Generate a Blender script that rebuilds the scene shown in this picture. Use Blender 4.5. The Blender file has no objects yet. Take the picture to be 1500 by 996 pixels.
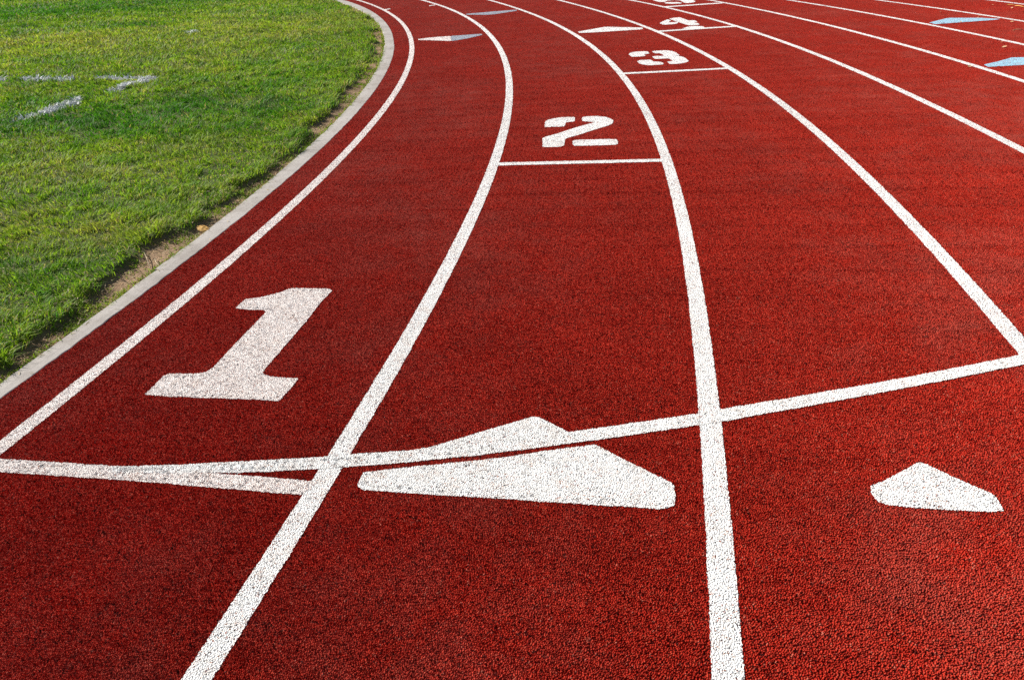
import bpy, bmesh, math, random
import numpy as np
from mathutils import Matrix, Vector
from mathutils.geometry import delaunay_2d_cdt

random.seed(7)
rng = np.random.default_rng(7)
scene = bpy.context.scene
COL = scene.collection

# ------------------------------------------------------------------ camera
EYE = 1.35                                   # lens height above the track
FOCAL, PITCH, ROLL = 1149.58133, 0.48988893, -0.04927459
PW, PH = 1500.0, 996.0


def ground_at(x, y, z=0.0):
    """Where the ray of a surveyed point of the track meets the plane at height z."""
    u = (x - PW / 2) / FOCAL
    v = -(y - PH / 2) / FOCAL
    c, s = math.cos(ROLL), math.sin(ROLL)
    u, v = c * u - s * v, s * u + c * v
    cp, sp = math.cos(PITCH), math.sin(PITCH)
    dx, dy, dz = u, cp + v * sp, -sp + v * cp
    t = (EYE - z) / -dz
    return (dx * t, dy * t)


cam_data = bpy.data.cameras.new('camera')
cam = bpy.data.objects.new('camera', cam_data)
COL.objects.link(cam)
X, U = Vector((1, 0, 0)), Vector((0, math.sin(PITCH), math.cos(PITCH)))
F = Vector((0, math.cos(PITCH), -math.sin(PITCH)))
c_, s_ = math.cos(ROLL), math.sin(ROLL)
right, up = c_ * X + s_ * U, -s_ * X + c_ * U
m = Matrix.Identity(4)
for i in range(3):
    m[i][0], m[i][1], m[i][2] = right[i], up[i], -F[i]
m[2][3] = EYE
cam.matrix_world = m
cam_data.sensor_width = 36.0
cam_data.lens = FOCAL / PW * 36.0
cam_data.clip_start = 0.05
cam_data.clip_end = 2000.0
scene.camera = cam

# ------------------------------------------------------------------ light
SUN_EL, SUN_AZ = math.radians(33), math.radians(155)     # azimuth counter-clockwise from +X
sdir = Vector((math.cos(SUN_EL) * math.cos(SUN_AZ), math.cos(SUN_EL) * math.sin(SUN_AZ), math.sin(SUN_EL)))
world = bpy.data.worlds.new('World')
scene.world = world
world.use_nodes = True
wn = world.node_tree
wn.nodes.clear()
sky = wn.nodes.new('ShaderNodeTexSky')
sky.sky_type = 'NISHITA'
sky.sun_disc = False
sky.sun_elevation = SUN_EL
sky.sun_rotation = math.radians(90) - SUN_AZ
bg = wn.nodes.new('ShaderNodeBackground')
bg.inputs['Strength'].default_value = 0.05
wo = wn.nodes.new('ShaderNodeOutputWorld')
wn.links.new(sky.outputs[0], bg.inputs[0])
wn.links.new(bg.outputs[0], wo.inputs[0])
sun_data = bpy.data.lights.new('sun', 'SUN')
sun_data.energy = 5.0
sun_data.angle = math.radians(0.5)
sun_data.color = (1.0, 0.95, 0.87)
sun = bpy.data.objects.new('sun', sun_data)
COL.objects.link(sun)
sun.rotation_euler = sdir.to_track_quat('Z', 'Y').to_euler()
sun.location = sdir * 50

scene.view_settings.view_transform = 'Standard'
scene.view_settings.look = 'None'
scene.view_settings.gamma = 1.0
scene.view_settings.use_curve_mapping = False
scene.view_settings.exposure = 0.72
scene.cycles.feature_set = 'EXPERIMENTAL'    # adaptive subdivision for the rubber granules
scene.cycles.dicing_rate = 0.7
scene.cycles.offscreen_dicing_scale = 8
scene.cycles.max_bounces = 6
scene.cycles.use_denoising = False
scene.cycles.sample_clamp_direct = 6.0
scene.cycles.sample_clamp_indirect = 2.0

# ------------------------------------------------------------------ helpers
def tag(o, label=None, cat=None, group=None, kind=None):
    if label: o['label'] = label
    if cat: o['category'] = cat
    if group: o['group'] = group
    if kind: o['kind'] = kind
    return o


def link_mesh(name, verts, faces, mat, parent=None):
    me = bpy.data.meshes.new(name)
    me.from_pydata([tuple(v) for v in verts], [], faces)
    me.materials.append(mat)
    me.update()
    o = bpy.data.objects.new(name, me)
    COL.objects.link(o)
    o.parent = parent
    return o


def adaptive(o):
    md = o.modifiers.new('subdivision', 'SUBSURF')
    md.subdivision_type = 'SIMPLE'
    md.levels = 0
    md.render_levels = 1
    o.cycles.use_adaptive_subdivision = True
    return o


class NT:
    def __init__(self, mat):
        mat.use_nodes = True
        self.mat, self.t = mat, mat.node_tree
        self.t.nodes.clear()
        self.out = self.n('ShaderNodeOutputMaterial')

    def n(self, kind, **kw):
        nd = self.t.nodes.new(kind)
        for k, v in kw.items():
            if k.startswith('i_'):
                key = k[2:]
                nd.inputs[int(key) if key.isdigit() else key.replace('_', ' ')].default_value = v
            else:
                setattr(nd, k, v)
        return nd

    def l(self, a, b):
        self.t.links.new(a, b)

    def math(self, op, a, b=None, clamp=False):
        nd = self.n('ShaderNodeMath', operation=op, use_clamp=clamp)
        for i, v in enumerate((a, b)):
            if v is None: continue
            if isinstance(v, (int, float)): nd.inputs[i].default_value = v
            else: self.l(v, nd.inputs[i])
        return nd.outputs[0]

    def ramp(self, fac, stops, interp='LINEAR'):
        nd = self.n('ShaderNodeValToRGB')
        cr = nd.color_ramp
        cr.interpolation = interp
        while len(cr.elements) < len(stops): cr.elements.new(0.5)
        for e, (p, c) in zip(cr.elements, stops):
            e.position = p
            e.color = (*c, 1.0)
        self.l(fac, nd.inputs[0])
        return nd.outputs[0]

    def mix(self, fac, a, b, blend='MIX'):
        nd = self.n('ShaderNodeMix', data_type='RGBA', blend_type=blend)
        for sock, v in ((nd.inputs[0], fac), (nd.inputs[6], a), (nd.inputs[7], b)):
            if isinstance(v, (int, float)): sock.default_value = v
            elif isinstance(v, tuple): sock.default_value = (*v, 1.0)
            else: self.l(v, sock)
        return nd.outputs[2]

    def pos(self, scale=None):
        g = self.n('ShaderNodeNewGeometry').outputs['Position']
        return g

    def voro(self, scale, vec, feature='F1', dims='2D', rnd=1.0):
        v = self.n('ShaderNodeTexVoronoi', voronoi_dimensions=dims, feature=feature)
        v.inputs['Scale'].default_value = scale
        v.inputs['Randomness'].default_value = rnd
        self.l(vec, v.inputs['Vector'])
        return v

    def noise(self, scale, vec, detail=3.0, rough=0.55, dims='2D'):
        v = self.n('ShaderNodeTexNoise', noise_dimensions=dims)
        v.inputs['Scale'].default_value = scale
        v.inputs['Detail'].default_value = detail
        v.inputs['Roughness'].default_value = rough
        self.l(vec, v.inputs['Vector'])
        return v.outputs[0]


GRAIN = 235.0        # granules per metre


def grain_height(nt, vec):
    """Dome-shaped rubber granules bound at uneven levels."""
    v = nt.voro(GRAIN, vec)
    dome = nt.math('SUBTRACT', 1.0, nt.math('POWER', nt.math('MULTIPLY', v.outputs['Distance'], 1.25), 1.7), clamp=True)
    sep = nt.n('ShaderNodeSeparateColor')
    nt.l(v.outputs['Color'], sep.inputs[0])
    lift = nt.math('MULTIPLY_ADD', sep.outputs[0], 0.55)
    lift.node.inputs[2].default_value = 0.45
    h = nt.math('MULTIPLY', dome, lift)
    v2 = nt.voro(GRAIN * 2.3, vec)
    h = nt.math('ADD', h, nt.math('MULTIPLY', v2.outputs['Distance'], -0.22))
    return h, sep, v


def displace(nt, h, scale):
    d = nt.n('ShaderNodeDisplacement')
    d.inputs['Midlevel'].default_value = 0.8
    d.inputs['Scale'].default_value = scale
    nt.l(h, d.inputs['Height'])
    nt.l(d.outputs[0], nt.out.inputs['Displacement'])
    nt.mat.displacement_method = 'BOTH'


RELIEF = 0.0064
PAINT_RELIEF = 0.0031


def rubber_material():
    mat = bpy.data.materials.new('red rubber granules')
    nt = NT(mat)
    p = nt.pos()
    h, sep, v = grain_height(nt, p)
    col = nt.ramp(sep.outputs[1], [(0.0, (0.05, 0.006, 0.006)), (0.035, (0.10, 0.008, 0.007)), (0.07, (0.37, 0.017, 0.010)),
                                   (0.5, (0.48, 0.030, 0.017)), (0.85, (0.55, 0.046, 0.024)), (0.97, (0.52, 0.07, 0.040)), (1.0, (0.55, 0.16, 0.11))])
    # dust and wear: broad, faint, paler scuffs
    n1 = nt.noise(0.7, p, 4.0, 0.6)
    n2 = nt.noise(5.0, p, 5.0, 0.7)
    dust = nt.math('MULTIPLY', nt.math('SUBTRACT', nt.math('MULTIPLY', n1, n2), 0.2, clamp=True), 1.7)
    col = nt.mix(dust, col, (0.44, 0.11, 0.08))
    # deeper and lighter batches of granules
    n3 = nt.noise(2.3, p, 2.0)
    val = nt.math('MULTIPLY_ADD', n3, 0.3)
    val.node.inputs[2].default_value = 0.85
    hsv = nt.n('ShaderNodeHueSaturation')
    nt.l(val, hsv.inputs['Value'])
    nt.l(col, hsv.inputs['Color'])
    b = nt.n('ShaderNodeBsdfPrincipled')
    nt.l(hsv.outputs[0], b.inputs['Base Color'])
    b.inputs['Roughness'].default_value = 0.75
    b.inputs['Specular IOR Level'].default_value = 0.03
    b.inputs['Diffuse Roughness'].default_value = 1.0
    nt.l(b.outputs[0], nt.out.inputs[0])
    displace(nt, h, RELIEF)
    return mat


def paint_material(name, base, worn):
    mat = bpy.data.materials.new(name)
    nt = NT(mat)
    p = nt.pos()
    h, sep, v = grain_height(nt, p)
    w = nt.voro(GRAIN * 1.45, p)
    sw = nt.n('ShaderNodeSeparateColor')
    nt.l(w.outputs['Color'], sw.inputs[0])
    # bare granules the spray never covered, more of them where feet have worn it
    n1 = nt.noise(5.0, p, 3.0, 0.6)
    thr = nt.math('MULTIPLY_ADD', n1, 0.2)
    thr.node.inputs[2].default_value = worn - 0.1
    bare = nt.math('LESS_THAN', sw.outputs[0], thr)
    barecol = nt.ramp(sw.outputs[2], [(0.0, (0.02, 0.016, 0.018)), (0.45, (0.08, 0.05, 0.05)), (0.6, (0.30, 0.05, 0.03)), (1.0, (0.40, 0.20, 0.10))])
    tone = nt.ramp(sep.outputs[2], [(0.0, tuple(x * 0.86 for x in base)), (0.7, base), (1.0, tuple(min(0.9, x * 1.04) for x in base))])
    n2 = nt.noise(14.0, p, 3.0, 0.6)
    grime = nt.math('MULTIPLY', nt.math('SUBTRACT', n2, 0.52, clamp=True), 1.2)
    tone = nt.mix(grime, tone, (0.68, 0.53, 0.44))
    col = nt.mix(bare, tone, barecol)
    b = nt.n('ShaderNodeBsdfPrincipled')
    nt.l(col, b.inputs['Base Color'])
    b.inputs['Roughness'].default_value = 0.6
    b.inputs['Specular IOR Level'].default_value = 0.3
    nt.l(b.outputs[0], nt.out.inputs[0])
    displace(nt, h, PAINT_RELIEF)
    return mat


RUBBER = rubber_material()
WHITE = paint_material('white line paint', (0.88, 0.865, 0.84), 0.065)
ROSY = paint_material('worn white line paint', (0.87, 0.80, 0.76), 0.10)
PALE_BLUE = paint_material('pale blue paint', (0.36, 0.62, 0.78), 0.06)
GREY_BLUE = paint_material('faded grey blue paint', (0.33, 0.38, 0.45), 0.10)

# ------------------------------------------------------------------ track geometry
CX, CY = -29.29386, 7.85420
R0, LANE = 28.32353, 1.066304
SURVEY = {   # radius, surveyed angle range (degrees), wobble polynomial in angle/10
    'A': (28.3235, -11.9, 21.8, [0.0013, -0.00367, -0.0019, 0.01133, 0.00864]),
    'B': (29.3898, -13.3, 19.3, [-0.00105, -0.00548, 0.01105, 0.01937, -0.00206]),
    'C': (30.4561, -12.9, 16.6, [0.01304, -0.00434, -0.02923, 0.00766, 0.01691]),
    'D': (31.5224, -10.0, 15.0, [0.01939, 0.00703, -0.03994, -0.01394, 0.01115]),
    'E': (32.5887, -5.7, 13.3, [-0.0369, 0.03076, 0.02232, -0.00977]),
    'F': (33.6550, -2.1, 11.6, [0.01271, -0.00354, -0.01348]),
    'G': (34.7214, 1.0, 10.2, [-0.05151, -0.00899]),
    'H': (35.7877, 3.6, 8.8, [-0.13218, 0.0476]),
    'I': (36.8540, 6.2, 7.5, [0.09]),
    'K': (28.1101, -11.4, 22.4, [-0.00163, 0.00328, 0.00749, -0.01453, -0.00528, 0.00885]),
    'J': (28.0093, -11.2, 21.3, [0.00161, -0.00453, -0.00778, -0.01763, -0.0076]),
}


def radius(k, deg):
    r, a, b, co = SURVEY[k]
    return r + np.polyval(co, np.clip(deg, a, b) / 10.0)


def polar(r, deg):
    t = np.radians(deg)
    return CX + r * np.cos(t), CY + r * np.sin(t)


def angles(a, b, near_step=0.011, far_step=0.4):
    """Angle stations along the bend: fine where the track passes close by, coarse beyond."""
    out, t = [], a
    while t < b:
        out.append(t)
        if -16 < t < -2: t += near_step
        elif -2 <= t < 26: t += near_step * 3
        else: t += far_step
    out.append(b)
    return np.array(out)


def ring(name, inner, outer, a, b, ast, nr, z, mat):
    th = np.arange(a, b + 1e-6, ast)
    vs, fs = [], []
    for t in th:
        ri, ro = inner(t), outer(t)
        for j in range(nr + 1):
            x, y = polar(ri + (ro - ri) * j / nr, t)
            vs.append((x, y, z))
    for i in range(len(th) - 1):
        for j in range(nr):
            q = i * (nr + 1) + j
            fs.append((q, q + 1, q + nr + 2, q + nr + 1))
    return link_mesh(name, vs, fs, mat)


# ------------------------------------------------------------------ setting
def simple_material(name, build):
    mat = bpy.data.materials.new(name)
    nt = NT(mat)
    b = nt.n('ShaderNodeBsdfPrincipled')
    b.inputs['Roughness'].default_value = 0.9
    b.inputs['Specular IOR Level'].default_value = 0.2
    build(nt, b)
    nt.l(b.outputs[0], nt.out.inputs[0])
    return mat


def mat_ground(nt, b):
    p = nt.pos()
    n = nt.noise(1.2, p, 5.0, 0.65)
    nt.l(nt.ramp(n, [(0.3, (0.05, 0.085, 0.02)), (0.55, (0.085, 0.12, 0.03)), (0.75, (0.15, 0.15, 0.06))]), b.inputs['Base Color'])


GROUND = simple_material('far turf', mat_ground)
o = link_mesh('ground', [(-400, -400, -0.06), (400, -400, -0.06), (400, 400, -0.06), (-400, 400, -0.06)], [(0, 1, 2, 3)], GROUND)
tag(o, kind='structure')

track = ring('running_track', lambda t: radius('K', t) - 0.003, lambda t: R0 + 9.9 * LANE, -50, 75, 0.5, 44, 0.0, RUBBER)
adaptive(track)
tag(track, kind='structure')


def mat_concrete(nt, b):
    p = nt.pos()
    n1 = nt.noise(3.0, p, 5.0, 0.6, '3D')
    n2 = nt.noise(42.0, p, 4.0, 0.7, '3D')
    n3 = nt.noise(260.0, p, 2.0, 0.6, '3D')
    c = nt.ramp(n1, [(0.3, (0.29, 0.26, 0.235)), (0.5, (0.39, 0.36, 0.335)), (0.75, (0.45, 0.42, 0.40))])
    c = nt.mix(nt.math('MULTIPLY', nt.math('SUBTRACT', n2, 0.5, clamp=True), 1.8), c, (0.21, 0.185, 0.15))
    pits = nt.math('LESS_THAN', n3, 0.33)
    c = nt.mix(nt.math('MULTIPLY', pits, 0.55), c, (0.12, 0.105, 0.09))
    nt.l(c, b.inputs['Base Color'])
    bp = nt.n('ShaderNodeBump', i_Strength=0.6, i_Distance=0.004)
    nt.l(nt.math('ADD', n2, nt.math('MULTIPLY', n3, 0.5)), bp.inputs['Height'])
    nt.l(bp.outputs[0], b.inputs['Normal'])


CONCRETE = simple_material('weathered concrete', mat_concrete)


def kerb():
    vs, fs = [], []
    joints = [-50, -38, -27, -18.5, -9.15, 6.05, 15.4, 24, 33, 45, 60, 75]
    for a, b in zip(joints[:-1], joints[1:]):
        a2, b2 = a + 0.002, b - 0.002
        n = max(8, int((b2 - a2) / 0.08))
        so, si = rng.normal(0, 0.0025), rng.normal(0, 0.004)
        zz = -0.0012 + rng.normal(0, 0.0007)
        base = len(vs)
        wob = rng.normal(0, 0.0016, (n + 1, 3))
        for i in range(n + 1):
            t = a2 + (b2 - a2) * i / n
            ro = radius('K', t) + so + wob[i, 0]
            ri = radius('J', t) + si + wob[i, 1]
            z = zz + wob[i, 2] * 0.5
            for r, h in ((ri, -0.15), (ri, z - 0.006), (ri + 0.006, z), ((ri + ro) / 2, z + 0.001), (ro - 0.003, z), (ro, z - 0.0015), (ro, -0.15)):
                x, y = polar(r, t)
                vs.append((x, y, h))
        for i in range(n):
            for j in range(6):
                q = base + i * 7 + j
                fs.append((q, q + 7, q + 8, q + 1))
        fs.append(tuple(base + j for j in range(7)))
        fs.append(tuple(base + n * 7 + j for j in range(6, -1, -1)))
    o = link_mesh('kerb', vs, fs, CONCRETE)
    tag(o, kind='structure')


kerb()


# value noise for the lawn
class Noise:
    def __init__(self, seed, n=256):
        self.t = np.random.default_rng(seed).random((n, n))
        self.n = n

    def __call__(self, x, y, f):
        x, y = np.asarray(x) * f, np.asarray(y) * f
        xi, yi = np.floor(x).astype(int), np.floor(y).astype(int)
        u, v = x - xi, y - yi
        u, v = u * u * (3 - 2 * u), v * v * (3 - 2 * v)
        n, t = self.n, self.t
        a, b = t[xi % n, yi % n], t[(xi + 1) % n, yi % n]
        c, d = t[xi % n, (yi + 1) % n], t[(xi + 1) % n, (yi + 1) % n]
        return (a * (1 - u) + b * u) * (1 - v) + (c * (1 - u) + d * u) * v

    def fbm(self, x, y, f, o=3):
        s, a, w = 0.0, 1.0, 0.0
        for i in range(o):
            s = s + a * self(np.asarray(x) + 17.3 * i, np.asarray(y) - 9.1 * i, f * 2 ** i)
            w += a
            a *= 0.5
        return s / w


N1, N2, N3, N4 = Noise(1), Noise(2), Noise(3), Noise(4)


def kerb_gap(x, y):
    """Distance from the lawn side of the kerb, positive on the lawn."""
    dx, dy = np.asarray(x) - CX, np.asarray(y) - CY
    d = np.hypot(dx, dy)
    th = np.degrees(np.arctan2(dy, dx))
    return radius('J', th) - d


def mat_edge(x, y):
    """Where the turf mat begins, measured from the kerb."""
    e = 0.135 + 0.28 * (N1.fbm(x, y, 2.6, 3) - 0.5) + 0.17 * (N2.fbm(x, y, 8.0, 2) - 0.5)
    return np.clip(e, 0.02, 0.34)


def soil_z(x, y):
    g = kerb_gap(x, y)
    e = mat_edge(x, y)
    k = np.clip((g - e + 0.02) / 0.07, 0, 1)
    k = k * k * (3 - 2 * k)
    return -0.012 + 0.033 * k + 0.012 * (N3.fbm(x, y, 7.0, 3) - 0.5) + 0.014 * k * (N4.fbm(x, y, 3.0, 2) - 0.5)


def mat_soil(nt, b):
    p = nt.pos()
    n1 = nt.noise(4.0, p, 5.0, 0.6)
    n2 = nt.noise(60.0, p, 4.0, 0.7)
    c = nt.ramp(n1, [(0.3, (0.24, 0.15, 0.085)), (0.6, (0.38, 0.245, 0.145)), (0.8, (0.44, 0.31, 0.19))])
    c = nt.mix(nt.math('MULTIPLY', n2, 0.5), c, (0.10, 0.07, 0.04))
    a = nt.n('ShaderNodeAttribute', attribute_name='tint')
    th = nt.ramp(n2, [(0.3, (0.045, 0.072, 0.014)), (0.7, (0.12, 0.135, 0.035))])
    c = nt.mix(a.outputs['Fac'], c, th)
    nt.l(c, b.inputs['Base Color'])
    bp = nt.n('ShaderNodeBump', i_Strength=0.9, i_Distance=0.012)
    nt.l(n2, bp.inputs['Height'])
    nt.l(bp.outputs[0], b.inputs['Normal'])


SOIL = simple_material('dry soil', mat_soil)


def soil():
    # the lawn's bed inside the bend, fine near the kerb
    offs = np.concatenate([np.arange(0.0, 0.6, 0.012), np.arange(0.6, 3.0, 0.1), np.arange(3.0, 14.0, 0.5)]) - 0.0
    th = np.concatenate([np.arange(-50, -13, 0.5), np.arange(-13, 4, 0.035), np.arange(4, 26, 0.07), np.arange(26, 75, 0.5)])
    T, O = np.meshgrid(th, offs, indexing='ij')
    Rr = radius('J', T) - O + 0.002
    Xx, Yy = polar(Rr, T)
    Zz = soil_z(Xx, Yy)
    nt_, no = T.shape
    v = np.stack([Xx, Yy, Zz], -1).reshape(-1, 3)
    idx = np.arange(nt_ * no).reshape(nt_, no)
    f = np.stack([idx[:-1, :-1], idx[:-1, 1:], idx[1:, 1:], idx[1:, :-1]], -1).reshape(-1, 4)
    gg = kerb_gap(Xx, Yy)
    k = np.clip((gg - mat_edge(Xx, Yy) + 0.005) / 0.03, 0, 1).reshape(-1, 1)
    o = mesh_np('soil', v, f, SOIL, attr=np.repeat(k, 3, axis=1))
    tag(o, kind='structure')


def mesh_np(name, v, quads, mat, tris=None, attr=None, smooth=False, parent=None):
    me = bpy.data.meshes.new(name)
    nq = len(quads)
    ntr = 0 if tris is None else len(tris)
    me.vertices.add(len(v))
    me.vertices.foreach_set('co', np.ascontiguousarray(v, dtype=np.float32).ravel())
    loops = np.asarray(quads, dtype=np.int32).ravel()
    if ntr: loops = np.concatenate([loops, np.asarray(tris, dtype=np.int32).ravel()])
    me.loops.add(len(loops))
    me.loops.foreach_set('vertex_index', loops)
    me.polygons.add(nq + ntr)
    st = np.concatenate([np.arange(nq) * 4, nq * 4 + np.arange(ntr) * 3]).astype(np.int32)
    me.polygons.foreach_set('loop_start', st)
    if smooth: me.polygons.foreach_set('use_smooth', np.ones(nq + ntr, dtype=bool))
    me.update(calc_edges=True)
    if attr is not None:
        a = me.attributes.new('tint', 'FLOAT_COLOR', 'POINT')
        rgba = np.ones((len(v), 4), dtype=np.float32)
        rgba[:, :3] = attr
        a.data.foreach_set('color', rgba.ravel())
    me.materials.append(mat)
    o = bpy.data.objects.new(name, me)
    COL.objects.link(o)
    o.parent = parent
    return o


soil()

# ------------------------------------------------------------------ grass
def blade_material(name, tint, share):
    mat = bpy.data.materials.new(name)
    nt = NT(mat)
    a = nt.n('ShaderNodeAttribute', attribute_name='tint')
    b = nt.n('ShaderNodeBsdfPrincipled')
    nt.l(a.outputs['Color'], b.inputs['Base Color'])
    b.inputs['Roughness'].default_value = 0.6
    b.inputs['Specular IOR Level'].default_value = 0.14
    t = nt.n('ShaderNodeBsdfTranslucent')
    tc = nt.mix(1.0, a.outputs['Color'], tint, 'MULTIPLY')
    nt.l(tc, t.inputs['Color'])
    mx = nt.n('ShaderNodeMixShader')
    mx.inputs[0].default_value = share
    nt.l(b.outputs[0], mx.inputs[1])
    nt.l(t.outputs[0], mx.inputs[2])
    nt.l(mx.outputs[0], nt.out.inputs[0])
    return mat


BLADE = blade_material('grass blade', (1.2, 1.25, 0.55), 0.4)
PAINTED_BLADE = blade_material('painted grass blade', (1.0, 1.0, 1.0), 0.15)


def blades(name, px, py, hgt, wid, tint, lean=None, mat=BLADE, flat=1.35):
    n = len(px)
    az = rng.random(n) * 2 * np.pi
    la = rng.random(n) * 2 * np.pi
    if lean is not None: la = lean + rng.normal(0, 1.3, n)
    ln = hgt * (0.35 + flat * rng.random(n))
    z = soil_z(px, py) - 0.004
    base = np.stack([px, py, z], 1)
    side = np.stack([np.cos(az), np.sin(az), np.zeros(n)], 1) * (wid * 0.5)[:, None]
    ld = np.stack([np.cos(la), np.sin(la), np.zeros(n)], 1) * ln[:, None]
    upv = np.stack([np.zeros(n), np.zeros(n), hgt], 1)
    mid = base + upv * 0.62 + ld * 0.34
    tip = base + upv * (0.78 + 0.25 * rng.random(n))[:, None] + ld
    v = np.stack([base - side, base + side, mid + side * 0.8, mid - side * 0.8, tip], 1).reshape(-1, 3)
    i = np.arange(n)[:, None] * 5
    quads = i + np.array([[0, 1, 2, 3]])
    tris = i + np.array([[3, 2, 4]])
    return mesh_np(name, v, quads, mat, tris, np.repeat(tint, 5, axis=0))


def in_poly(x, y, poly):
    inside = np.zeros(len(x), dtype=bool)
    j = len(poly) - 1
    for i in range(len(poly)):
        xi, yi = poly[i]
        xj, yj = poly[j]
        cond = ((yi > y) != (yj > y)) & (x < (xj - xi) * (y - yi) / (yj - yi + 1e-12) + xi)
        inside ^= cond
        j = i
    return inside


def gp(pts, ox=0.0, oy=0.0, k=1.0, z=0.0):
    return [ground_at(ox + x / k, oy + y / k, z) for x, y in pts]


FIELD_LINES = [   # painted strips on the lawn
    ('field_line', 'white hash mark on the lawn, the bright slanted stroke of the V shaped pair', gp([(682, 476), (760, 445), (1000, 370), (1050, 370), (1040, 386), (930, 412), (780, 466), (700, 480)], 0, 30, 4.527, 0.04), 0.92),
    ('field_line', 'white hash mark on the lawn, the level stroke meeting the slanted one', gp([(622, 380), (650, 372), (800, 378), (960, 372), (960, 384), (800, 393), (700, 390)], 0, 30, 4.527, 0.04), 0.75),
    ('field_line', 'short faded level white stroke alone on the grass left of the V shaped marks', gp([(135, 386), (220, 374), (330, 379), (490, 383), (470, 393), (340, 397), (160, 394)], 0, 30, 4.527, 0.04), 0.72),
    ('field_line', 'long worn white stroke slanting through the grass nearest to the track', gp([(50, 665), (210, 622), (330, 568), (480, 520), (550, 516), (540, 545), (340, 600), (190, 645), (90, 664)], 0, 30, 4.527, 0.04), 0.70),
    ('field_line', 'thin faint white dash far back on the grass', gp([(1230, 88), (1240, 74), (1315, 65), (1318, 73)], 0, 30, 4.527, 0.04), 0.75),
    ('field_line', 'bit of white stroke cut off by the left edge of the picture', gp([(-160, 392), (-60, 378), (36, 382), (42, 395), (-60, 402)], 0, 30, 4.527, 0.04), 0.7),
]

# tone patches blended into the blade colours: (x, y in the survey, radius m, greener + / yellower -)
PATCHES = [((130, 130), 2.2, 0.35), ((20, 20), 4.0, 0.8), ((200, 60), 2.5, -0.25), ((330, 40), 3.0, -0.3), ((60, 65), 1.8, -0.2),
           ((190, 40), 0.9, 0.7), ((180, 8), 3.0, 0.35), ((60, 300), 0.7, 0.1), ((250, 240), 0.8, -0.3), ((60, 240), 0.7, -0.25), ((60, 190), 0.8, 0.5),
           ((260, 170), 1.0, 0.25), ((480, 40), 2.5, -0.2), ((40, 430), 0.35, 0.5), ((110, 350), 0.3, -0.35), ((150, 180), 1.0, 0.4)]


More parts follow.
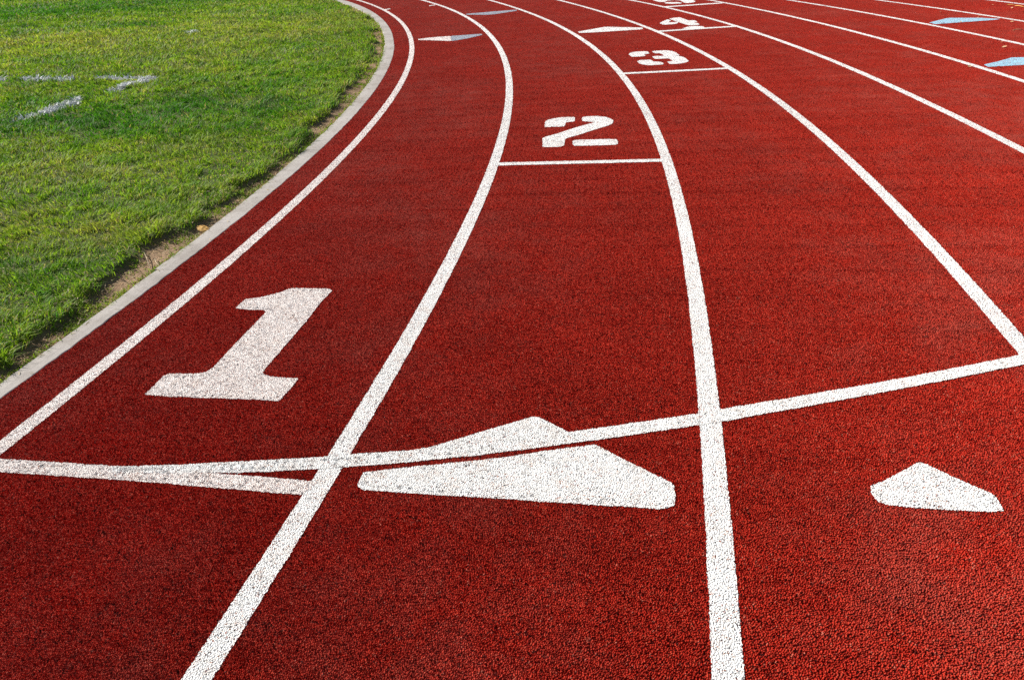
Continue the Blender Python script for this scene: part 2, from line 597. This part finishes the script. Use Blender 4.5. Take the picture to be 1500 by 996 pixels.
def lawn():
    # candidate points: density falls with distance from the kerb walk where the lawn is seen
    sx, sy, sd = [], [], []
    x0, x1, y0, y1 = -22.0, 2.0, 0.6, 32.0
    bands = [(0, 3.6, 15000), (3.6, 5.0, 10500), (5.0, 7.0, 6800), (7.0, 10.0, 4000), (10.0, 15.0, 2100), (15.0, 22.0, 1000), (22.0, 34.0, 420)]
    poly = [(-0.6, 1.0), (-2.6, 0.6), (-5.5, 4.0), (-10.5, 10.5), (-20.0, 27.0), (-12.0, 32.0), (1.0, 32.0), (2.0, 10.0)]
    for a, b, dens in bands:
        bx0, bx1 = max(x0, -b), min(x1, b)
        by0, by1 = max(y0, 0), min(y1, b)
        n = int((bx1 - bx0) * (by1 - by0) * dens)
        px = rng.random(n) * (bx1 - bx0) + bx0
        py = rng.random(n) * (by1 - by0) + by0
        d = np.hypot(px, py)
        k = (d >= a) & (d < b)
        px, py, d = px[k], py[k], d[k]
        k = in_poly(px, py, poly)
        px, py, d = px[k], py[k], d[k]
        g = kerb_gap(px, py)
        k = (g > -0.012) & (g < 13)
        sx.append(px[k]); sy.append(py[k]); sd.append(d[k])
    px, py, d = map(np.concatenate, (sx, sy, sd))
    g = kerb_gap(px, py)
    e = mat_edge(px, py)
    n = len(px)
    # survival: full on the mat, sparse on the bare strip, a fringe hugging the kerb
    clump = N1.fbm(px, py, 16.0, 2)
    thin = N2.fbm(px, py, 3.1, 3)
    bare = N3.fbm(px + 50, py, 2.0, 2)
    keep_mat = np.clip(0.62 + 1.3 * (clump - 0.30) + 0.7 * (thin - 0.4), 0.4, 1)
    strip = np.clip((N4.fbm(px, py, 5.0, 2) - 0.40) * 3.6, 0.04, 1.0)
    fringe = np.where(g < 0.035, np.clip((bare - 0.26) * 3.5, 0.05, 1.0), 0)
    prob = np.where(g > e, keep_mat, np.maximum(strip * 0.9, fringe))
    k = rng.random(n) < prob
    px, py, d, g, e, clump, thin = (a[k] for a in (px, py, d, g, e, clump, thin))
    n = len(px)
    on = g > e
    lod = np.maximum(1.0, d / 4.2)
    # uneven growth: rank tufts at the mat's lip, mown short elsewhere
    lip = np.exp(-((g - e - 0.05) / 0.07) ** 2)
    tuft = np.clip((N3.fbm(px - 3, py + 8, 15.0, 2) - 0.40) * 3.6, 0, 1)
    tall = 0.012 + 0.010 * rng.random(n) + 0.040 * tuft * (0.5 + 0.4 * rng.random(n)) + 0.020 * lip * np.clip(N4(px, py, 4.0) * 1.8 - 0.3, 0, 1)
    low = 0.010 + 0.018 * rng.random(n)
    hgt = np.where(on, tall, low) * np.minimum(lod ** 0.25, 1.5)
    wid = (0.0034 + 0.0022 * rng.random(n)) * lod ** 0.9
    # colour of each blade: green to straw
    tone = (N2.fbm(px + 31, py + 7, 0.55, 3) - 0.5) * 1.1 + (N3.fbm(px, py, 2.6, 3) - 0.5) * 1.5 + (N1.fbm(px - 20, py, 11.0, 2) - 0.5) * 0.9
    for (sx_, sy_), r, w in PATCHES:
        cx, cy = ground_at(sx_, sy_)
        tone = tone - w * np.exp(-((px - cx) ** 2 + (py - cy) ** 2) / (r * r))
    tone = tone + rng.normal(0, 0.30, n) - 0.12
    straw = rng.random(n) < np.clip(0.11 + 0.16 * tone, 0.03, 0.3)
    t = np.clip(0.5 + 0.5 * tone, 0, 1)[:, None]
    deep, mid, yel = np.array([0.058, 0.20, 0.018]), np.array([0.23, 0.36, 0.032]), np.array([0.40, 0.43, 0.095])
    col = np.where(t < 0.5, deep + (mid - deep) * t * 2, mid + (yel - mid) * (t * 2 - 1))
    col = np.where(straw[:, None], np.array([0.42, 0.35, 0.19]) * (0.6 + 0.5 * rng.random(n))[:, None], col)
    fr = (~on)[:, None]
    col = np.where(fr & ~straw[:, None], 0.5 * col + 0.5 * np.array([0.20, 0.26, 0.03]), col)
    col = col * (0.55 + 0.8 * rng.random(n))[:, None]
    lean = 2 * np.pi * N4(px, py, 1.4) * 1.5
    # blades under the painted strips belong to those strips
    taken = np.zeros(n, dtype=bool)
    for name, label, poly_, cover in FIELD_LINES:
        ins = in_poly(px, py, poly_) & ~taken
        wear = np.clip(cover + 0.12 + 0.55 * (N1.fbm(px, py, 5.0, 2) - 0.42), 0, 1)
        w = ins & (rng.random(n) < wear)
        taken |= w
        m_ = int(w.sum())
        c = np.array([0.80, 0.82, 0.84]) * (0.72 + 0.28 * rng.random(m_))[:, None]
        o = blades(name, px[w], py[w], hgt[w] * 0.9 + 0.006, wid[w] * 1.7, c, lean[w], PAINTED_BLADE)
        tag(o, label, 'field line', 'white lines painted on the lawn')
    k = ~taken
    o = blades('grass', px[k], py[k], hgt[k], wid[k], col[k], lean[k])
    tag(o, kind='stuff')
    print('blades', n)


lawn()


def litter():
    # straw clippings lying on the bare strip and in the turf
    n = 8200
    th = rng.uniform(-16, 22, n)
    off = np.abs(rng.normal(0.09, 0.10, n)) + 0.004
    far = rng.random(n) < 0.35
    off = np.where(far, rng.random(n) * 2.5, off)
    strayed = rng.random(n) < 0.02          # a few blown on to the kerb and the inner lane
    off = np.where(strayed, -rng.random(n) * 0.12, off)
    x, y = polar(radius('J', th) - off, th)
    g = kerb_gap(x, y)
    on = g > mat_edge(x, y)
    z = soil_z(x, y) + np.where(on, 0.022 + 0.016 * rng.random(n), 0.003 + 0.004 * rng.random(n))
    z = np.where(strayed, 0.003, z)
    L = rng.uniform(0.008, 0.040, n) * np.where(on, 0.8, 1.0)
    W = rng.uniform(0.0015, 0.0042, n)
    a = rng.random(n) * 2 * np.pi
    tilt = np.where(strayed, 0.04, 0.25) * rng.normal(0, 1, n)
    dv = np.stack([np.cos(a) * np.cos(tilt), np.sin(a) * np.cos(tilt), np.sin(tilt)], 1) * (L / 2)[:, None]
    sv = np.stack([-np.sin(a), np.cos(a), rng.normal(0, 0.4, n)], 1) * (W / 2)[:, None]
    c = np.stack([x, y, z], 1)
    bend = np.stack([np.zeros(n), np.zeros(n), L * 0.12], 1)
    v = np.stack([c - dv - sv, c - dv + sv, c + sv + bend, c - sv + bend, c + dv * 1.0 + sv * 0.4, c + dv - sv * 0.4], 1).reshape(-1, 3)
    i = np.arange(n)[:, None] * 6
    q = np.concatenate([i + np.array([[0, 1, 2, 3]]), i + np.array([[3, 2, 4, 5]])])
    tint = np.array([0.50, 0.40, 0.25]) * (0.45 + 0.75 * rng.random(n))[:, None]
    o = mesh_np('dry_clippings', v, q, BLADE, None, np.repeat(tint, 6, axis=0))
    tag(o, kind='stuff')


litter()

# ------------------------------------------------------------------ painted markings
Z_LINE, Z_START, Z_MARK, Z_NUM = 0.0000, 0.0006, 0.0003, 0.0003


def ragged(n, amp):
    a = rng.normal(0, 1, n)
    b = np.convolve(rng.normal(0, 1, n + 8), np.ones(9) / 3.0, 'valid')
    return (0.75 * a + 0.5 * b) * amp


def strip(name, left, right, mat, z):
    n = len(left)
    v = []
    for (a, b) in zip(left, right):
        for j in range(4):
            k = j / 3
            v.append((a[0] + (b[0] - a[0]) * k, a[1] + (b[1] - a[1]) * k, z))
    f = []
    for i in range(n - 1):
        for j in range(3):
            q = i * 4 + j
            f.append((q, q + 1, q + 5, q + 4))
    return adaptive(link_mesh(name, v, f, mat))


LINE_W = 0.0475 * EYE


def lane_line(k, a, b, label, mat=WHITE, w=LINE_W, near=0.011):
    th = angles(a, b, near)
    r = radius(k, th)
    e1, e2 = ragged(len(th), 0.0011), ragged(len(th), 0.0011)
    l = np.stack(polar(r - w / 2 + e1, th), 1)
    rr = np.stack(polar(r + w / 2 + e2, th), 1)
    o = strip('lane_line', l, rr, mat, Z_LINE)
    tag(o, label, 'lane line', 'curved white lines between the lanes')


lane_line('A', -30, 60, 'innermost curved white line, running closest to the concrete kerb and grass', ROSY, LINE_W * 0.93)
lane_line('B', -30, 60, 'curved white line between the numbers 1 and 2, crossed by the V shaped start lines')
lane_line('C', -30, 60, 'curved white line between the numbers 2 and 3, running down to the bottom edge')
lane_line('D', -30, 60, 'curved white line between the numbers 3 and 4, meeting the curved start line at right')
lane_line('E', -20, 60, 'curved white line between the numbers 4 and 5', near=0.02)
lane_line('F', -20, 60, 'curved white line directly outside the number 5', near=0.03)
lane_line('G', -15, 60, 'curved white line touching the inner tips of the farther blue triangle', near=0.03)
lane_line('H', -15, 60, 'second outermost curved white line, just beyond the farther blue triangle', near=0.03)
lane_line('I', -15, 60, 'outermost curved white line, cutting the top right corner', near=0.03)


def resample(poly, step):
    out = []
    n = len(poly)
    for i in range(n):
        a, b = np.array(poly[i]), np.array(poly[(i + 1) % n])
        L = np.hypot(*(b - a))
        k = max(1, int(L / step))
        for j in range(k): out.append(a + (b - a) * j / k)
    return np.array(out)


def rounded(poly, it=1, q=0.18):
    p = [np.array(a, dtype=float) for a in poly]
    for _ in range(it):
        o = []
        for i in range(len(p)):
            a, b = p[i], p[(i + 1) % len(p)]
            o += [a + (b - a) * q, b + (a - b) * q]
        p = o
    return p


def patch(name, poly, mat, z, parent=None, amp=0.0012, corner=0.06):
    d = min(math.hypot(*p) for p in poly)
    step = 0.005 if d < 4.5 else 0.012
    pts = resample(rounded(poly, 1, corner) if corner else poly, step)
    t = np.roll(pts, -1, 0) - np.roll(pts, 1, 0)
    nrm = np.stack([t[:, 1], -t[:, 0]], 1) / (np.hypot(*t.T)[:, None] + 1e-9)
    pts = pts + nrm * ragged(len(pts), amp if d < 6 else amp * 0.7)[:, None]
    lo, hi = pts.min(0), pts.max(0)
    s = 0.03
    gx, gy = np.meshgrid(np.arange(lo[0], hi[0], s), np.arange(lo[1], hi[1], s))
    gx, gy = gx.ravel() + rng.normal(0, 0.003, gx.size), gy.ravel() + rng.normal(0, 0.003, gy.size)
    ins = in_poly(gx, gy, [tuple(p) for p in pts])
    gx, gy = gx[ins], gy[ins]
    if len(gx):
        dd = np.min(np.hypot(gx[:, None] - pts[None, ::2, 0], gy[:, None] - pts[None, ::2, 1]), axis=1)
        gx, gy = gx[dd > 0.008], gy[dd > 0.008]
    n = len(pts)
    co = [Vector((float(a), float(b))) for a, b in pts] + [Vector((float(a), float(b))) for a, b in zip(gx, gy)]
    ar = sum(pts[i, 0] * pts[(i + 1) % n, 1] - pts[(i + 1) % n, 0] * pts[i, 1] for i in range(n))
    order = list(range(n)) if ar > 0 else list(range(n - 1, -1, -1))
    edges = [(order[i], order[(i + 1) % n]) for i in range(n)]
    v, e, f, *_ = delaunay_2d_cdt(co, edges, [], 1, 1e-6)
    return adaptive(link_mesh(name, [(p.x, p.y, z) for p in v], [tuple(q) for q in f], mat, parent))


def path_line(top, bottom):
    """Polygon from its upper and lower edge points."""
    return list(top) + list(reversed(bottom))


# start lines -----------------------------------------------------------------
G_ = 'start lines across the lanes'
straight = patch('start_line', gp([(-260, 660), (0, 671.3), (179, 682.3), (300, 691.0), (455, 703.5), (466, 706), (441, 724.5), (437, 724), (218.6, 705.3), (0, 690.6), (-260, 676)]), ROSY, Z_START, corner=0)
tag(straight, 'straight white start line in front of the number 1, running to the left edge', 'start line', G_)
tp = [(163, 683.4), (278, 679.2), (400, 672.7), (477, 668.4), (510, 665.2), (600, 659), (628, 655), (740, 643.5), (832, 632.5), (925, 619.5), (1022, 605.3), (1056, 599.0), (1160, 581.5), (1273, 562.4), (1390, 540.5), (1488, 520.6), (1620, 492)]
bt = [(163, 692), (260, 692), (350, 691.5), (400, 690.3), (463, 686.4), (530, 681.8), (600, 676.5), (711, 664.9), (831.5, 649.6), (930, 636), (1024, 622.4), (1056, 617.2), (1160, 598.5), (1273, 577.9), (1390, 555.5), (1500, 533.2), (1620, 507)]
curved = patch('start_line', gp(path_line(tp, bt)), WHITE, Z_START + 0.0003, corner=0)
tag(curved, 'long curved white start line crossing three lanes behind the large split triangle', 'start line', G_)
for pts, lab in (
    ([(728, 238.2), (850, 235.6), (971, 232.6), (972, 236.7), (850, 239.7), (726, 242.6)], 'short white start line directly under the number 2'),
    ([(908, 107.0), (990, 103.0), (1066, 99.2), (1068, 101.2), (990, 105.2), (910, 109.2)], 'short white start line directly under the number 3'),
    ([(962, 45.6), (1020, 41.6), (1078, 38.0), (1082, 39.4), (1020, 43.4), (966, 47.1)], 'short white start line touching the foot of the number 4'),
    ([(972, 9.9), (1015, 7.0), (1056, 4.2), (1060, 5.3), (1015, 8.4), (976, 11.2)], 'short white start line directly under the number 5'),
):
    o = patch('start_line', gp(pts), WHITE, Z_START, corner=0)
    tag(o, lab, 'start line', G_)

# lane numbers ----------------------------------------------------------------
def number(strokes, label, mats):
    base = strokes[0][0]
    e = bpy.data.objects.new('lane_number', None)
    e.empty_display_size = 0.1
    e.location = (base[0], base[1], 0)
    COL.objects.link(e)
    tag(e, label, 'lane number', 'lane numbers stencilled on the track')
    for s, mt in zip(strokes, mats):
        loc = s
        o = patch('stroke', loc, mt, Z_NUM, None, corner=0.04 if len(strokes) == 1 else 0.15)
        o.parent = e
        o.matrix_parent_inverse = Matrix.Translation((-base[0], -base[1], 0))
    return e


number([gp([(720, 205), (780, 150), (800, 138), (930, 120), (1060, 85), (1110, 62), (1140, 58), (1400, 63), (1428, 76), (1340, 165), (1250, 285), (1080, 480), (918, 668), (925, 685), (985, 705), (1178, 716),
            (1130, 785), (1038, 880), (900, 872), (500, 857), (230, 847), (55, 834), (150, 745), (190, 700), (235, 682), (450, 681), (510, 668), (560, 633), (760, 420), (945, 232), (925, 218), (820, 214)], 200, 410, 4.98)],
       'large worn white number 1 in the innermost lane', [ROSY])
number([
    gp([(95, 320), (108, 225), (160, 193), (290, 163), (420, 146), (630, 143), (648, 155), (642, 218), (615, 227), (520, 234), (480, 247), (465, 300), (440, 316), (105, 327)], 790, 160, 12.45),
    gp([(773, 165), (788, 143), (900, 129), (1080, 126), (1210, 143), (1290, 168), (1342, 198), (1350, 235), (1335, 262), (1280, 290), (900, 407), (720, 467), (520, 522), (470, 542), (460, 600), (448, 662), (380, 687), (65, 692),
        (52, 670), (63, 620), (56, 528), (100, 508), (400, 423), (600, 353), (900, 268), (1005, 243), (1005, 236), (900, 228), (800, 218), (783, 205)], 790, 160, 12.45),
    gp([(603, 587), (618, 570), (700, 558), (1395, 543), (1432, 580), (1432, 630), (1400, 650), (640, 670), (613, 650)], 790, 160, 12.45)],
    'white stencilled number 2 standing on its own start line', [WHITE] * 3)
number([
    gp([(150, 212), (190, 178), (280, 158), (545, 146), (590, 192), (545, 206), (475, 207), (505, 238), (480, 250), (300, 261), (220, 264)], 910, 65, 14.23),
    gp([(636, 150), (720, 136), (940, 128), (1060, 143), (1140, 173), (1225, 237), (1140, 247), (1270, 255), (1340, 290), (1415, 352), (1330, 386), (1220, 404), (1050, 416), (1005, 408), (955, 363), (1075, 348), (1065, 335), (1000, 302),
        (960, 296), (720, 309), (690, 297), (640, 260), (700, 247), (885, 243), (885, 230), (820, 191), (690, 188)], 910, 65, 14.23),
    gp([(325, 355), (400, 332), (500, 328), (600, 324), (645, 338), (665, 363), (800, 366), (850, 376), (890, 405), (850, 426), (560, 440), (460, 425), (385, 407)], 910, 65, 14.23)],
    'white stencilled number 3 lying slanted between two start lines', [WHITE] * 3)
number([
    gp([(150, 490), (230, 450), (320, 408), (400, 432), (350, 462), (345, 468), (420, 470), (520, 462), (550, 480), (500, 504), (250, 523)], 955, 0, 14.23),
    gp([(360, 393), (460, 378), (570, 368), (620, 378), (760, 434), (850, 428), (910, 436), (948, 460), (875, 474), (970, 490), (995, 515), (940, 529), (775, 534), (700, 515), (400, 418)], 955, 0, 14.23),
    gp([(620, 603), (700, 578), (760, 558), (900, 546), (1060, 554), (1102, 580), (1080, 594), (800, 606)], 955, 0, 14.23)],
    'white stencilled number 4 whose foot overlaps its start line', [WHITE] * 3)
number([
    gp([(10, 5), (90, 32), (170, 50), (275, 45), (300, 30), (300, 18), (430, 8), (600, -8), (820, -30), (760, -48), (500, -40), (120, -20)], 955, 0, 14.23),
    gp([(520, 10), (580, 14), (625, 34), (665, 64), (740, 72), (860, 58), (915, 37), (860, 8), (740, -12), (560, -14), (430, 2)], 955, 0, 14.23),
    gp([(250, 66), (320, 50), (560, 52), (628, 66), (600, 82), (380, 88), (300, 80)], 955, 0, 14.23)],
    'white stencilled number 5 cut by the top edge of the picture', [WHITE] * 3)

# triangles --------------------------------------------------------------------
GT = 'painted triangles in the lanes'


def triangle(parts, label):
    if len(parts) == 1:
        pts, mt = parts[0]
        return tag(patch('lane_triangle', pts, mt, Z_MARK), label, 'triangle', GT)
    base = parts[0][0][0]
    e = bpy.data.objects.new('lane_triangle', None)
    e.empty_display_size = 0.1
    e.location = (base[0], base[1], 0)
    COL.objects.link(e)
    tag(e, label, 'triangle', GT)
    for i, (pts, mt, nm, lb) in enumerate(parts):
        o = patch(nm, pts, mt, Z_MARK + 0.0003 * i)
        o.parent = e
        o.matrix_parent_inverse = Matrix.Translation((-base[0], -base[1], 0))
        if lb: o['label'] = lb
    return e


triangle([
    ([ground_at(*p) for p in [(616, 661), (640, 651), (700, 633), (771, 612.3), (779, 610.0), (787, 610.1), (795, 613), (834, 633), (846, 637), (840, 642), (740, 655)]], WHITE, 'tip', None),
    ([ground_at(500 + x / 4.98, 600 + y / 4.98) for x, y in [(160, 453), (122, 520), (114, 552), (150, 583), (500, 606), (1000, 635)]]
     + [ground_at(740 + x / 4.98, 590 + y / 4.98) for x, y in [(0, 697), (500, 732), (900, 754), (1140, 773), (1232, 748), (1245, 690), (1235, 598), (1195, 568), (900, 428), (690, 316), (648, 302), (400, 333), (0, 393)]]
     + [ground_at(500 + x / 4.98, 600 + y / 4.98) for x, y in [(1000, 367), (550, 410)]], WHITE, 'body', None)],
    'largest white triangle, split in two by the curved start line')
triangle([(gp([(148, 368), (250, 322), (400, 252), (510, 187), (560, 161), (612, 161), (700, 206), (900, 296), (1100, 386), (1200, 426), (1245, 458), (1322, 582), (1200, 588), (900, 579), (500, 549), (300, 529), (218, 503), (166, 440)], 1250, 650, 5.964), WHITE)],
         'small white triangle alone in the lane at the lower right')
triangle([(gp([(92, 432), (260, 412), (448, 399), (462, 454), (250, 446), (98, 443)], 600, 0, 7.5), ROSY, 'white_half', 'white half'),
          (gp([(449, 399), (785, 374), (800, 386), (640, 424), (463, 454)], 600, 0, 7.5), GREY_BLUE, 'blue_half', 'faded blue half')],
         'thin far triangle half white and half faded blue in the innermost lane')
triangle([(gp([(618, 154), (760, 144), (900, 131), (1180, 109), (1175, 122), (940, 159), (840, 166), (628, 165)], 600, 0, 7.5), GREY_BLUE)],
         'thin far grey blue triangle in the lane of the number 2')
triangle([(gp([(350, 350), (480, 327), (650, 297), (1060, 305), (1062, 324), (600, 354), (358, 366)], 800, 0, 7.5), WHITE)],
         'thin far all white triangle in the lane of the number 3')
triangle([(gp([(105, 335), (250, 297), (390, 264), (870, 264), (1150, 280), (1050, 295), (500, 334), (205, 356)], 1350, 0, 9.96), PALE_BLUE)],
         'farther pale blue triangle, wholly in view near the top right corner')
triangle([(gp([(905, 945), (1100, 902), (1320, 840), (1500, 838), (2300, 856), (2420, 878), (1500, 948), (975, 979)], 1350, 0, 9.96), PALE_BLUE)],
         'nearer pale blue triangle, cut by the right edge of the picture')

# small survey ticks --------------------------------------------------------------
for pts, lab in (([(562, 14.2), (571.5, 12.8), (572, 13.8), (563, 15.2)], 'tiny faded tick mark touching the innermost white line far up the bend'),
                 ([(628, 8.6), (637, 7.2), (637.6, 8.1), (629, 9.4)], 'tiny faded tick mark touching the white line between the first two lanes')):
    tag(patch('tick_mark', gp(pts), ROSY, Z_MARK, corner=0), lab, 'tick mark', 'tick marks beside the lane lines')


# ------------------------------------------------------------------ leaves and stalks
def leaf_material(name, a, b_):
    mat = bpy.data.materials.new(name)
    nt = NT(mat)
    p = nt.pos()
    n = nt.noise(120.0, p, 3.0, 0.6, '3D')
    b = nt.n('ShaderNodeBsdfPrincipled')
    nt.l(nt.ramp(n, [(0.3, a), (0.7, b_)]), b.inputs['Base Color'])
    b.inputs['Roughness'].default_value = 0.7
    nt.l(b.outputs[0], nt.out.inputs[0])
    return mat


LEAF = leaf_material('dry orange leaf', (0.55, 0.26, 0.04), (0.72, 0.44, 0.11))
SCRAP = leaf_material('dry tan leaf', (0.45, 0.25, 0.12), (0.62, 0.42, 0.24))
STALK = leaf_material('dry stalk', (0.50, 0.38, 0.22), (0.66, 0.53, 0.34))


def leaf_mesh(name, length, width, curl, mat, seed):
    r = random.Random(seed)
    nu, nv = 12, 6
    bm = bmesh.new()
    g = []
    for i in range(nu + 1):
        u = i / nu
        w = width * math.sin(math.pi * min(1, u * 0.93 + 0.05)) ** 0.75 * 0.5
        row = []
        for j in range(nv + 1):
            s = j / nv * 2 - 1
            ang = s * curl
            x = (u - 0.5) * length
            y = w * math.sin(ang) / max(0.2, math.sin(curl)) if curl > 0.05 else w * s
            z = w * (1 - math.cos(ang)) * 1.1 + 0.12 * length * (u - 0.5) ** 2 * 4 * 0.3 + r.uniform(-1, 1) * 0.035 * width
            row.append(bm.verts.new((x, y, z)))
        g.append(row)
    for i in range(nu):
        for j in range(nv):
            f = bm.faces.new((g[i][j], g[i + 1][j], g[i + 1][j + 1], g[i][j + 1]))
            f.smooth = True
    me = bpy.data.meshes.new(name)
    bm.to_mesh(me)
    bm.free()
    me.materials.append(mat)
    return me


def tube(name, pts, r0, r1, mat, parent=None):
    bm = bmesh.new()
    rings = []
    P = [Vector(p) for p in pts]
    for i, p in enumerate(P):
        d = (P[min(i + 1, len(P) - 1)] - P[max(i - 1, 0)]).normalized()
        s = d.orthogonal().normalized()
        t = d.cross(s)
        r = r0 + (r1 - r0) * i / (len(P) - 1)
        rings.append([bm.verts.new(p + r * (math.cos(a) * s + math.sin(a) * t)) for a in (k * math.pi / 3 for k in range(6))])
    for a, b in zip(rings[:-1], rings[1:]):
        for k in range(6): bm.faces.new((a[k], a[(k + 1) % 6], b[(k + 1) % 6], b[k])).smooth = True
    bm.faces.new(rings[0]); bm.faces.new(rings[-1])
    me = bpy.data.meshes.new(name)
    bm.to_mesh(me); bm.free()
    me.materials.append(mat)
    o = bpy.data.objects.new(name, me)
    COL.objects.link(o)
    o.parent = parent
    return o


x, y = ground_at(296, 331, 0.02)
leaf = bpy.data.objects.new('dry_leaf', leaf_mesh('dry_leaf', 0.068, 0.046, 0.55, LEAF, 3))
COL.objects.link(leaf)
leaf.location = (x, y, float(soil_z(x, y)) + 0.012)
leaf.rotation_euler = (math.radians(204), math.radians(12), math.radians(-16))
leaf.location.z += 0.012
tag(leaf, 'curled orange dry leaf lying on the grass edge beside the kerb', 'leaf')
x, y = ground_at(299, 334, 0.0)
stem = tube('leaf_stem', [(0.026, 0, 0.002), (0.036, 0.004, 0.004), (0.046, 0.002, 0.008)], 0.0012, 0.0008, LEAF, leaf)

for pts, lab in (
    ([(210, 366), (214, 375), (219, 388)], 'longest pale straw stalk on the bare soil left of the forked one'),
    ([(226, 374), (227, 380), (234, 387)], 'bent pale straw stalk on the bare soil close to the kerb'),
    ([(219, 363), (230, 361), (240, 360)], 'pale straw stalk lying flat behind the bare soil patch'),
    ([(398, 242), (408, 238), (418, 234)], 'pale straw stalk lying beside the kerb halfway up the grass edge'),
    ([(112, 470), (116, 464), (123, 461)], 'curled pale straw at the kerb level with the top of the number 1'),
):
    P = []
    for i, (u, v) in enumerate(pts):
        x, y = ground_at(u, v, 0.015)
        P.append((x, y, float(soil_z(x, y)) + (0.010 if i != 1 else 0.016)))
    o = tube('straw_stalk', P, 0.0022, 0.0012, STALK)
    tag(o, lab, 'straw', 'dry stalks along the kerb')

scraps = [(1369.8, 8.6), (1376.5, 10.2), (1409.8, 13.2), (1398, 19.5), (1395.7, 34.8), (1381, 35.3), (1453.8, 8.1), (1482, 12.6), (1499, 18.2), (1476, 25.5), (1482, 32.8), (1482, 38.3), (1467, 63), (1471, 69.7), (1432, 27), (1407, 33),
          (1420, 98.4), (1377, 18.5), (1434, 24.2), (1463.5, 99.2)]
scrap_me = [leaf_mesh('leaf_scrap', 0.034, 0.022, 0.6, SCRAP, 10 + i) for i in range(4)]
GS = 'leaf scraps strewn over the outer lanes'
for i, (u, v) in enumerate(scraps):
    x, y = ground_at(u, v)
    o = bpy.data.objects.new('leaf_scrap', scrap_me[i % 4])
    COL.objects.link(o)
    o.location = (x, y, 0.006)
    s = 0.7 + 0.8 * ((i * 37) % 11) / 10
    o.scale = (s, s, s)
    o.rotation_euler = (0.3 * math.sin(i * 2.1), 0.25 * math.cos(i * 1.7), i * 2.4)
    tag(o, 'tiny tan scrap of dry leaf strewn on the outer lanes', 'leaf scrap', GS)
for (u0, v0, u1, v1), lab in (((1474, 8.6, 1487, 8.9), 'pale tan twig beside a longer orange one in the top right corner'), ((1486.5, 9.6, 1500, 11.5), 'long orange dry leaf blade at the right edge in the top right corner'),
                              ((1484, 45.4, 1498, 45.2), 'thin dry twig lying beyond the tip of the farther blue triangle')):
    a, b = ground_at(u0, v0), ground_at(u1, v1)
    P = [(a[0] + (b[0] - a[0]) * k, a[1] + (b[1] - a[1]) * k, 0.006 + 0.008 * math.sin(math.pi * k)) for k in (0, 0.25, 0.5, 0.75, 1)]
    o = tube('dry_twig', P, 0.006, 0.003, SCRAP if 'orange' not in lab else LEAF)
    tag(o, lab, 'twig', 'dry twigs in the top right corner')
